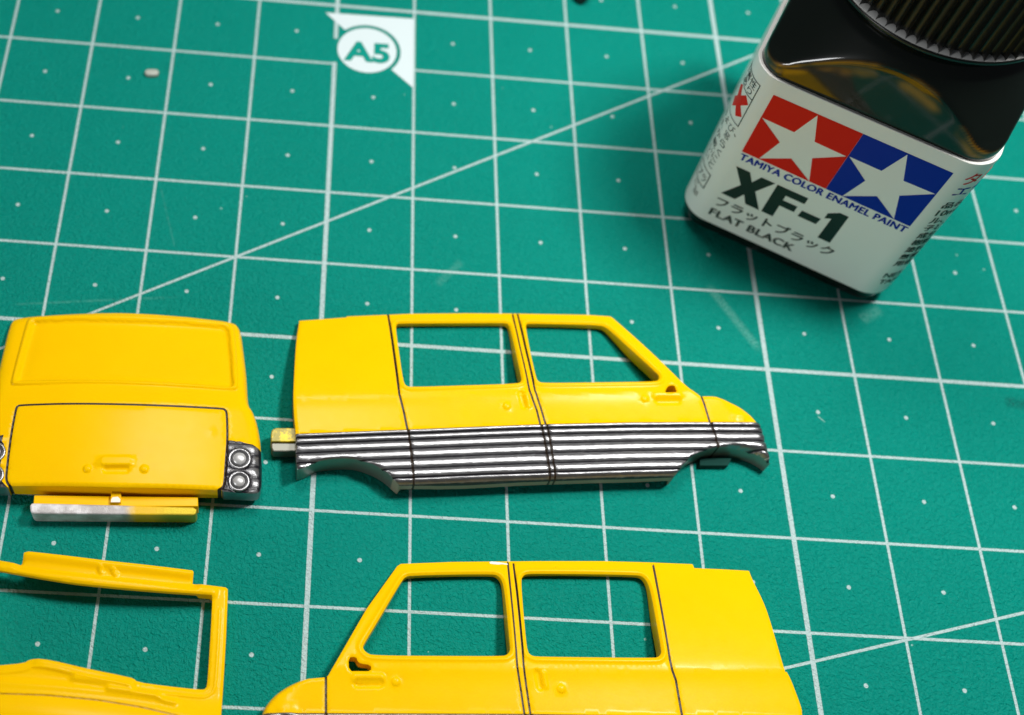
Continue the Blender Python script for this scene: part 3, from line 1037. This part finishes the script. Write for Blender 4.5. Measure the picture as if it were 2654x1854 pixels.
# ---- windscreen frame --------------------------------------------------------
Z4 = zoomed(0, 1370, 700 / 2296)
rootD = empty('car_windscreen_frame', (-22, -84, 0))
tag(rootD, 'yellow model car windscreen frame with moulded wipers on its cowl', 'model part', 'yellow body parts laid out on the mat')
r0, r1 = at(*Z4([(0, 312)])[0], 3.2)[:2], at(*Z4([(1900, 525)])[0], 2.4)[:2]
Du = (r1 - r0) / np.linalg.norm(r1 - r0)
Dv = np.array([-Du[1], Du[0]])
Dw = float(np.linalg.norm(r1 - r0))
def uvD(x, y): return (x - r1[0]) * Du[0] + (y - r1[1]) * Du[1], (x - r1[0]) * Dv[0] + (y - r1[1]) * Dv[1]
def HD(x, y):
    u, v = uvD(x, y)
    arc = 1 - ((u + 14) / 14.5) ** 2
    z = 1.6 + 1.2 * np.clip(arc, -0.3, 1)
    cowl = sstep(-9.5, -13.5, v)
    return z + 0.9 * cowl - 0.06 * np.clip(-13.5 - v, 0, 50)
pwD = lambda p: on(p, HD)
outD = pwD(Z4([(-230, 262), (-60, 262), (0, 268), (172, 298), (182, 285), (202, 200), (240, 190), (900, 268), (1635, 352), (1645, 365), (1634, 458), (1780, 478), (1918, 497), (1936, 512), (1936, 560), (1922, 900), (1906, 1190), (1890, 1440), (1876, 1620), (1850, 2050), (600, 2150), (-300, 2050), (-290, 1300)]))
holeD = pwD(Z4(chaikin([(-90, 352), (0, 358), (200, 395), (400, 430), (620, 464), (850, 490), (1300, 532), (1790, 566), (1806, 570), (1804, 610), (1790, 900), (1764, 1290), (1752, 1362), (1700, 1368), (1400, 1335), (1165, 1302), (1140, 1280), (1110, 1266), (740, 1190), (430, 1116), (300, 1104), (240, 1115), (205, 1140), (0, 1160), (-140, 1166)], 1)))
L4 = lambda pts: [np.array(q) for q in pwD(Z4(pts))]
w1 = L4([(330, 1140), (700, 1220), (1130, 1300)])
w2 = L4([(640, 1272), (900, 1312), (1105, 1345)])
w3 = L4([(930, 1362), (1120, 1388), (1330, 1422), (1395, 1462), (1490, 1482)])
belt = L4([(-200, 1300), (0, 1312), (500, 1345), (1000, 1395), (1330, 1440)])
hood = L4([(-300, 1395), (0, 1404), (400, 1418), (850, 1462), (1200, 1520), (1500, 1590), (1800, 1690)])
railf = L4([(-200, 330), (0, 340), (400, 402), (850, 462), (1300, 505), (1800, 542), (1800, 545)])
tabf = L4([(200, 300), (900, 385), (1625, 470)])
seat = L4([(850, 325), (860, 365)]), L4([(960, 345), (985, 385)])
tabd = 0.0
def featD(x, y, z):
    u, v = uvD(x, y)
    # rail: a rounded front roll, a shallow trough behind it, the tab rising again
    dr = dist(railf, x, y, False)
    z = z + 0.22 * (1 - sstep(0.25, 0.75, dr))
    dt = dist(tabf, x, y, False)
    z = z - 0.32 * (1 - sstep(0.3, 1.1, dt)) * sstep(-0.4, 0.3, v)
    for s in seat: z = z + 0.16 * capsule(x, y, s[0], s[1], 0.26, 0.2)
    dh = dist(holeD, x, y)
    z = z + np.where(v < -1.5, 0.12 * sstep(.95, .75, dh) * sstep(.55, .75, dh), 0)
    z = z + 0.24 * np.exp(-(dist(w1, x, y, False) / 0.45) ** 2)
    z = z + 0.34 * np.exp(-(dist(w2, x, y, False) / 0.34) ** 2)
    z = z + 0.32 * np.exp(-(dist(w3, x, y, False) / 0.26) ** 2)
    z = z + 0.18 * np.exp(-(dist(belt, x, y, False) / 0.4) ** 2)
    return z
def zbotD(x, y, z):
    u, v = uvD(x, y)
    zb = z - 1.3
    zb = np.where((v > -2.2) & (u < -2.5), z - 0.55, zb)
    zb = np.where((u > -1.3), 0.15, zb)
    zb = np.where(v < -13, 0.4, zb)
    return np.minimum(np.maximum(zb, 0.1), z - .05)
hp_ = [tuple(q) for q in hood] + [(hood[-1][0], hood[-1][1] - 30), (hood[0][0], hood[0][1] - 30)]
def classD(x, y):
    u, v = uvD(x, y)
    r = np.where(v > 0.35, 'header_tab', np.where(v > -2.6, 'header_rail', np.where(u > -2.6, 'windscreen_pillar#r', np.where(u < -24, 'windscreen_pillar#l', 'cowl'))))
    r = np.where((v < -11.2), 'cowl', r)
    return np.where(inside(hp_, x, y), 'hood_edge', r)
rowsD = []
p = np.array(resample(holeD, .2, True))
tn = np.roll(p, -1, 0) - np.roll(p, 1, 0)
tn /= np.linalg.norm(tn, axis=1)[:, None]
ar = (np.roll(p, -1, 0)[:, 1] + p[:, 1]) @ (np.roll(p, -1, 0)[:, 0] - p[:, 0])
n2 = np.stack([tn[:, 1], -tn[:, 0]], 1) * (-1 if ar > 0 else 1)
for o in (.25, .4, .55, .65, .75, .85, .95, 1.1): rowsD.append(p + n2 * o)
fine = []
for pl in (w1, w2, w3, belt, railf, tabf, *seat):
    p = np.array(resample([tuple(q) for q in pl], .2, False))
    for o in np.arange(-1.0, 1.01, .14): fine += [np.array(q) for q in offset_line(p, o)]
madeD = build_panel(rootD, outD, [holeD], HD, featD, zbotD, classD, dict(header_tab=YEL, header_rail=YEL, windscreen_pillar=YEL, cowl=YEL, hood_edge=YEL, panel_line=plain('fine_shade_line', (0.50, 0.265, 0.001), 0.4)),
            [([tuple(q) for q in hood], 0.16)], [], rowsD + [np.array(fine)], 0.16, 0.38)


# ------------------------------------------------------------------ paint bottle
BO = np.array([43.916809383488356, -31.739780142078136, 0.0])   # left end of the flat front face
BD = np.array([0.8975224495598327, -0.4409687659416678, 0.0])
BN = np.array([-0.4409687659416678, -0.8975224495598327, 0.0])
BW, BR = 25.6, 3.3
FL = BW - 2 * BR
BQ = math.pi * BR / 2
BCEN = BO + BD * FL / 2 - BN * BW / 2
def per(s, z, off=0.0):
    """point on the bottle wall: s runs along the front face and round the corners, z up"""
    e = np.array([0, 0, z])
    total = 4 * (FL + BQ)
    s = (s + total / 2) % total - total / 2
    k = 0
    c0, d0, n0 = BO, BD, BN
    while s > FL + BQ:
        c0 = c0 + d0 * FL + (-n0) * BR + d0 * BR
        d0, n0 = -n0, d0
        s -= FL + BQ
    while s < -BQ:
        nd, nn = n0, -d0
        c0 = c0 - n0 * BR - d0 * BR - nd * FL
        d0, n0 = nd, nn
        s += FL + BQ
    if 0 <= s <= FL: return c0 + d0 * s + n0 * off + e
    if s > FL:
        a = (s - FL) / BR
        return c0 + d0 * FL - n0 * BR + (BR + off) * (n0 * math.cos(a) + d0 * math.sin(a)) + e
    a = -s / BR
    return c0 - n0 * BR + (BR + off) * (n0 * math.cos(a) - d0 * math.sin(a)) + e

rootE = empty('paint_bottle', tuple(BCEN))
tag(rootE, 'square black paint bottle with ribbed round cap and pale lettered label', 'paint bottle')
SS = []
tot = 4 * (FL + BQ)
s = -BQ
for side in range(4):
    SS += list(np.linspace(s, s + BQ, 16, endpoint=False)) + list(np.linspace(s + BQ, s + BQ + FL, 60, endpoint=False))
    s += BQ + FL
def shoulder(z): return np.interp(z, [0, 25.9, 26.4, 28, 30, 32, 33.4, 34.2, 34.6, 36], [30, 30, 17.2, 15.6, 14.2, 12.85, 11.9, 11.0, 10.2, 10.0])
def mat_glass():
    m, nt, b = new_mat('bottle_glass_over_black_paint')
    v = coords(nt)
    sx = N(nt, 'ShaderNodeSeparateXYZ')
    nt.links.new(v, sx.inputs[0])
    # amber film of dried medium on the inside, streaky, in a band below the shoulder
    at_ = N(nt, 'ShaderNodeAttribute', attribute_name='film')
    n1 = noise(nt, v, 0.22, 2, 0.5)
    f = math_n(nt, 'MULTIPLY', at_.outputs['Fac'], ramp(nt, n1, 0.36, 0.58))
    c = mixc(nt, f, (0.0035, 0.006, 0.0045, 1), (0.32, 0.145, 0.006, 1))
    nt.links.new(c, b.inputs['Base Color'])
    b.inputs['Roughness'].default_value = 0.35
    b.inputs['Specular IOR Level'].default_value = 0.15
    b.inputs['Coat Weight'].default_value = 0.95
    b.inputs['Coat IOR'].default_value = 1.5
    nt.links.new(math_n(nt, 'ADD', 0.02, math_n(nt, 'MULTIPLY', noise(nt, v, 0.8, 4), 0.07)), b.inputs['Coat Roughness'])
    return m
zl = [0.0, 0.12, 0.4, 0.8, 1.3, 2.2, 10, 20, 25.6] + list(np.arange(26.1, 34.4, 0.2)) + [34.6, 36]
vs, fs, film = [], [], []
for z in zl:
    q = max(0.0, 1.3 - z)
    inset = 0.35 + (1.3 - math.sqrt(max(1.3 ** 2 - q * q, 0))) * 0.8
    for s in SS:
        p = per(s, z, -inset if z < 2 else (-0.3 if z < 25.9 else -0.38))
        r = p - BCEN - np.array([0, 0, z])
        L = np.linalg.norm(r)
        sh = float(shoulder(z))
        Ln = -0.16 * math.log(math.exp(-L / 0.16) + math.exp(-sh / 0.16))
        p = BCEN + r * min(1, Ln / L) + np.array([0, 0, z])
        vs.append(p)
        # film shows on the flat faces just under the arch where shoulder and face meet
        gap = sh - L
        film.append((math.exp(-((gap - 0.22) / 0.14) ** 2) + 0.8 * math.exp(-((gap - 1.0) / 0.42) ** 2)) if 26.3 < z < 33 and L < sh + 0.1 else 0.0)
n = len(SS)
for i in range(len(zl) - 1):
    for k in range(n):
        fs.append((i * n + k, i * n + (k + 1) % n, (i + 1) * n + (k + 1) % n, (i + 1) * n + k))
fs.append(tuple(range(n))[::-1])
fs.append(tuple((len(zl) - 1) * n + k for k in range(n)))
gl = mesh('glass_body', vs, fs, mat_glass(), rootE, True)
A = gl.data.attributes.new('film', 'FLOAT', 'POINT')
A.data.foreach_set('value', np.array(film, np.float32))

# label: a paper band wrapped round the body
def mat_label():
    m, nt, b = new_mat('label_film')
    v = coords(nt)
    c = mixc(nt, noise(nt, v, 0.25, 3), (0.86, 0.86, 0.82, 1), (0.90, 0.90, 0.86, 1))
    nt.links.new(c, b.inputs['Base Color'])
    b.inputs['Roughness'].default_value = 0.42
    b.inputs['Coat Weight'].default_value = 0.35
    b.inputs['Coat Roughness'].default_value = 0.2
    bump(nt, noise(nt, v, 0.6, 3), 0.15, 0.05, b)
    return m
LAB = mat_label()
prof = [(2.45, -0.30), (2.40, -0.02), (2.55, 0.0), (14, 0.0), (25.72, 0.0), (25.86, -0.02), (25.92, -0.08), (25.92, -0.36)]
vs, fs = [], []
for z, o in prof:
    for s in SS: vs.append(per(s, z, o))
for i in range(len(prof) - 1):
    for k in range(n):
        fs.append((i * n + k, i * n + (k + 1) % n, (i + 1) * n + (k + 1) % n, (i + 1) * n + k))
label = mesh('label', vs, fs, LAB, rootE, False)
bm = bmesh.new(); bm.from_mesh(label.data)
for f in bm.faces: f.smooth = True
for e in bm.edges:
    if len(e.link_faces) == 2 and e.calc_face_angle(0) > 0.6: e.smooth = False
bm.to_mesh(label.data); bm.free()

RED = plain('label_red', (0.74, 0.009, 0.002), 0.45, spec=0.2)
BLU = plain('label_blue', (0.001, 0.022, 0.34), 0.45, spec=0.2)
BLK = plain('label_black', (0.004, 0.012, 0.009), 0.45)
GRB = plain('label_grey_print', (0.035, 0.045, 0.038), 0.5)
def sticker(name, poly, off, mat):
    P = [per(s, z, off) for s, z in poly]
    return mesh(name, P, [tuple(range(len(P)))], mat, label)
def starred(name, sq, star, mat):
    vs = [Vector(p) for p in sq] + [Vector(p) for p in star]
    es = [(i, (i + 1) % 4) for i in range(4)] + [(4 + i, 4 + (i + 1) % 10) for i in range(10)]
    ov, oe, of, *_ = delaunay_2d_cdt(vs, es, [], 0, 1e-5)
    P = np.array([tuple(q) for q in ov])
    keep = []
    for f in of:
        c = P[list(f)].mean(0)
        if inside(sq, c[:1], c[1:])[0] and not inside(star, c[:1], c[1:])[0]: keep.append(f)
    return mesh(name, [per(q[0], q[1], 0.03) for q in P], keep, mat, label)
def reg_star(cx_, cz_, pts): return pts
starred('red_star_square', [(0.02, 14.97), (9.62, 14.97), (9.62, 24.0), (0.02, 24.0)],
        [(0.12, 20.55), (3.72, 20.5), (4.84, 23.85), (6.0, 20.43), (9.52, 20.35), (6.70, 18.2), (7.75, 14.99), (4.88, 16.95), (1.98, 15.05), (3.0, 18.4)], RED)
starred('blue_star_square', [(9.64, 14.97), (19.05, 14.97), (19.05, 24.0), (9.64, 24.0)],
        [(9.72, 20.5), (13.25, 20.48), (14.36, 23.85), (15.62, 20.45), (18.98, 20.55), (16.22, 18.35), (17.27, 14.99), (14.42, 17.0), (11.5, 15.0), (12.5, 18.32)], BLU)
def letter(name, body, s0, s1, z0, z1, mat, bold=0.0, off=0.03, spacing=1.0):
    V, F = text_flat(body, 0.0, spacing)
    if not len(V): return
    vs, fs = [], []
    for k, sh in enumerate((0.0,) if not bold else (-bold, bold, 0.0)):
        fs += [tuple(i + len(vs) for i in f) for f in F]
        vs += [per(s0 + sh + v[0] * (s1 - s0), z0 + (bold * 0.6 * (k - 1) if bold else 0) + v[1] * (z1 - z0), off + 0.003 * k) for v in V]
    mesh(name, vs, fs, mat, label)
letter('maker_lettering', 'TAMIYA COLOR ENAMEL PAINT', 0.15, 19.02, 13.76, 14.72, BLU, 0.055, spacing=1.06)
def cut_letter(name, poly, mat):
    vs = [Vector(p) for p in poly]
    ov, oe, of, *_ = delaunay_2d_cdt(vs, [(i, (i + 1) % len(vs)) for i in range(len(vs))], [], 0, 1e-5)
    P = np.array([tuple(q) for q in ov])
    keep = [f for f in of if inside(poly, P[list(f)].mean(0)[:1], P[list(f)].mean(0)[1:])[0]]
    return mesh(name, [per(q[0], q[1], 0.03) for q in P], keep, mat, label)
cut_letter('colour_code_lettering', [(0.25, 7.75), (1.95, 7.75), (2.58, 9.05), (3.2, 7.75), (4.85, 7.75), (3.45, 10.2), (4.85, 12.6), (3.25, 12.6), (2.62, 11.3), (1.9, 12.6), (0.28, 12.6), (1.72, 10.2)], BLK)
cut_letter('colour_code_lettering', [(5.12, 7.75), (6.5, 7.75), (6.5, 9.75), (8.2, 9.75), (8.2, 10.75), (6.5, 10.75), (6.5, 11.55), (8.68, 11.55), (8.68, 12.6), (5.12, 12.6)], BLK)
sticker('colour_code_lettering', [(8.75, 9.45), (10.9, 9.45), (11.05, 10.5), (8.85, 10.5)], 0.03, BLK)
sticker('colour_code_lettering', [(11.9, 7.65), (13.35, 7.65), (13.35, 12.55), (12.35, 12.55), (11.3, 11.75), (11.3, 10.85), (11.95, 11.2)], 0.03, BLK)
letter('kana_lettering', 'フラットブラック', 0.25, 14.3, 5.55, 7.15, BLK, 0.05)
letter('colour_name_lettering', 'FLAT BLACK', 0.2, 10.4, 3.74, 4.9, GRB, 0.07, spacing=1.06)
# hazard box on the left corner
def framebox(name, s0, s1, z0, z1, t, mat):
    for a in ((s0, s1, z0, z0 + t), (s0, s1, z1 - t, z1)):
        ss = np.linspace(a[0], a[1], 10)
        P = [per(q, a[2], 0.03) for q in ss] + [per(q, a[3], 0.03) for q in ss[::-1]]
        F = [(i, i + 1, 18 - i, 19 - i) for i in range(9)]
        mesh(name, P, F, mat, label)
    for q in (s0, s1 - t):
        sticker(name, [(q, z0), (q + t, z0), (q + t, z1), (q, z1)], 0.031, mat)
framebox('hazard_frame', -7.2, -1.58, 17.6, 24.05, 0.11, BLK)
ss = np.linspace(-7.2, -1.58, 10)
mesh('hazard_frame', [per(q, 21.72, 0.03) for q in ss] + [per(q, 21.83, 0.03) for q in ss[::-1]], [(i, i + 1, 18 - i, 19 - i) for i in range(9)], BLK, label)
letter('hazard_lettering', '有害性', -5.6, -1.95, 22.85, 23.85, BLK)
letter('hazard_lettering', 'あり', -4.5, -2.1, 21.95, 22.72, BLK)
cxs, czs = -3.3, 19.95
for a in (1, -1):
    vs, fs = [], []
    for k in range(15):
        f = -1 + 2 * k / 14
        for w in (-1, 1):
            vs.append(per(cxs + 1.12 * f - 0.40 * w, czs + a * (1.28 * f + 0.33 * w), 0.034 + 0.004 * a))
    for k in range(14): fs.append((2 * k, 2 * k + 1, 2 * k + 3, 2 * k + 2))
    mesh('hazard_cross', vs, fs, RED, label)
for body, zz, s0, s1 in (('および、', 16.2, -5.2, -1.3), ('は、窓', 14.95, -4.8, -1.9), ('から', 13.6, -4.4, -1.85), ('戴く', 12.25, -4.3, -1.85), ('いに', 11.1, -4.2, -1.95), ('いと', 9.95, -4.3, -1.95)):
    letter('caution_lettering', body, s0, s1, zz, zz + 0.95, BLK)
framebox('recycling_frame', -4.4, -1.68, 6.7, 9.2, 0.13, BLK)
letter('recycling_lettering', 'プラ', -3.9, -2.0, 7.3, 8.5, BLK)
letter('caution_lettering', 'こ', -3.6, -2.6, 5.75, 6.45, GRB)
letter('caution_lettering', '部', -3.0, -2.05, 4.75, 5.6, GRB)
for body, zz, s1, mt, h in (('タミヤ', 22.75, 26.2, RED, 1.75), ('エナメル', 20.85, 27.6, BLU, 1.45), ('品名', 18.75, 22.8, GRB, 1.05), ('10ml', 17.45, 22.9, GRB, 0.95), ('ル、', 16.1, 22.0, GRB, 1.0), ('子ど', 14.8, 22.6, GRB, 1.0),
                      ('成分', 13.4, 22.6, GRB, 1.05), ('樹脂', 12.1, 22.6, GRB, 1.05), ('塗料', 10.75, 22.6, GRB, 1.05), ('無害', 9.4, 22.6, GRB, 1.05), ('用途', 8.1, 22.6, GRB, 1.05), ('NET', 5.75, 22.7, GRB, 0.85), ('TAM', 4.5, 22.8, GRB, 0.8)):
    letter('side_lettering', body, 20.45, s1, zz, zz + h, mt, 0.04)

# cap
CAPM = plain('black_cap_plastic', (0.006, 0.0065, 0.0055), 0.30, spec=0.5)
LEDGE = plain('cap_ledge_painted_glint', (0.62, 0.62, 0.60), 0.35, spec=0.6)  # pale base colour paints in lamp glints on the black plastic ledge
def lathe(name, prof, mat, parent, n=96, smooth=True):
    vs, fs = [], []
    for r, z in prof:
        for k in range(n):
            a = 2 * math.pi * k / n
            vs.append((BCEN[0] + r * math.cos(a), BCEN[1] + r * math.sin(a), z))
    for i in range(len(prof) - 1):
        for k in range(n):
            fs.append((i * n + k, i * n + (k + 1) % n, (i + 1) * n + (k + 1) % n, (i + 1) * n + k))
    fs.append(tuple(range(n))[::-1])
    fs.append(tuple((len(prof) - 1) * n + k for k in range(n)))
    return mesh(name, vs, fs, mat, parent, smooth)
cap = lathe('cap', [(10.6, 34.7), (11.35, 34.75), (11.1, 36.0), (11.1, 47.2), (11.0, 47.8), (9.5, 48.0)], CAPM, rootE)
lathe('cap_flange', [(11.2, 34.9), (11.95, 34.95), (12.15, 35.2), (12.15, 35.42), (12.08, 35.52), (11.9, 35.55)], CAPM, cap)
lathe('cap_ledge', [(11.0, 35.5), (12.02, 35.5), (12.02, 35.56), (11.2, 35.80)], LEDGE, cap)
NR = 70
bm = bmesh.new()
ringv = []
for z, sc_ in ((35.56, 1.0), (46.6, 1.0), (47.2, 1.15)):
    row = []
    for f in (-.5, -.44, -.36, -.26, -.16, -.08, -.03, 0, .03, .08, .16, .26, .36, .44, .5):
        th = 2 * math.pi * f / NR
        r = 12.02 - 0.76 * sc_ * math.sqrt(max(0.0, 1 - (1 - 2 * abs(f)) ** 2))
        row.append(bm.verts.new((r * math.cos(th) * MM, r * math.sin(th) * MM, z * MM)))
    for f in (.5, -.5):
        th = 2 * math.pi * f / NR
        row.append(bm.verts.new((11.0 * math.cos(th) * MM, 11.0 * math.sin(th) * MM, z * MM)))
    ringv.append(row)
for i in range(2):
    for k in range(14): bm.faces.new((ringv[i][k], ringv[i][k + 1], ringv[i + 1][k + 1], ringv[i + 1][k]))
bm.faces.new(ringv[0][::-1]); bm.faces.new(ringv[2])
for f in bm.faces: f.smooth = False
rme = bpy.data.meshes.new('rib'); bm.to_mesh(rme); bm.free()
rme.materials.append(CAPM)
for k in range(NR):
    o = bpy.data.objects.new('rib', rme)
    COL.objects.link(o)
    o.parent = cap
    o.location = Vector((BCEN[0] * MM, BCEN[1] * MM, 0))
    o.rotation_euler = (0, 0, 2 * math.pi * k / NR)

# ------------------------------------------------------------------ small things lying about
c0 = at(*zoomed(350, 160, 100 / 2291)([(1010, 780)])[0])[:2]
chip = []
for k in range(14):
    a = 2 * math.pi * k / 14
    chip.append((c0[0] + 0.86 * math.copysign(abs(math.cos(a)) ** .7, math.cos(a)), c0[1] + 0.5 * math.copysign(abs(math.sin(a)) ** .8, math.sin(a)) * (1 + .12 * math.sin(2 * a))))
o = solid('plastic_offcut', chip, 0.01, 0.55, plain('offcut_white', (0.40, 0.43, 0.38), 0.35), None, 0.16, 3, True)
tag(o, 'tiny cream plastic offcut lying alone on the green mat', 'offcut')

# rounded dark end of a tool at the far side of the mat
q = at(1503, 15)[:2]
vs, fs = [], []
ax = np.array([0.12, 0.993])
sd = np.array([0.993, -0.12])
pr_ = [(0.0, 0.05), (0.1, 0.5), (0.35, 0.85), (0.8, 1.05), (2, 1.2), (8, 1.5), (30, 2.2), (60, 2.2), (60.2, 1.9)]
for l, r in pr_:
    for k in range(20):
        a = 2 * math.pi * k / 20
        c = q + ax * (l + 0.1)
        vs.append((c[0] + sd[0] * r * math.cos(a), c[1] + sd[1] * r * math.cos(a), 2.2 + r * math.sin(a) - (2.2 - r) * 1.0))
for i in range(len(pr_) - 1):
    for k in range(20): fs.append((i * 20 + (k + 1) % 20, i * 20 + k, (i + 1) * 20 + k, (i + 1) * 20 + (k + 1) % 20))
fs.append(tuple(range(20))); fs.append(tuple(8 * 20 + k for k in range(20))[::-1])
o = mesh('brush_handle', vs, fs, plain('black_lacquer', (0.006, 0.008, 0.007), 0.3), None, True)
tag(o, 'rounded black end of a tool handle behind the A5 mark', 'tool')
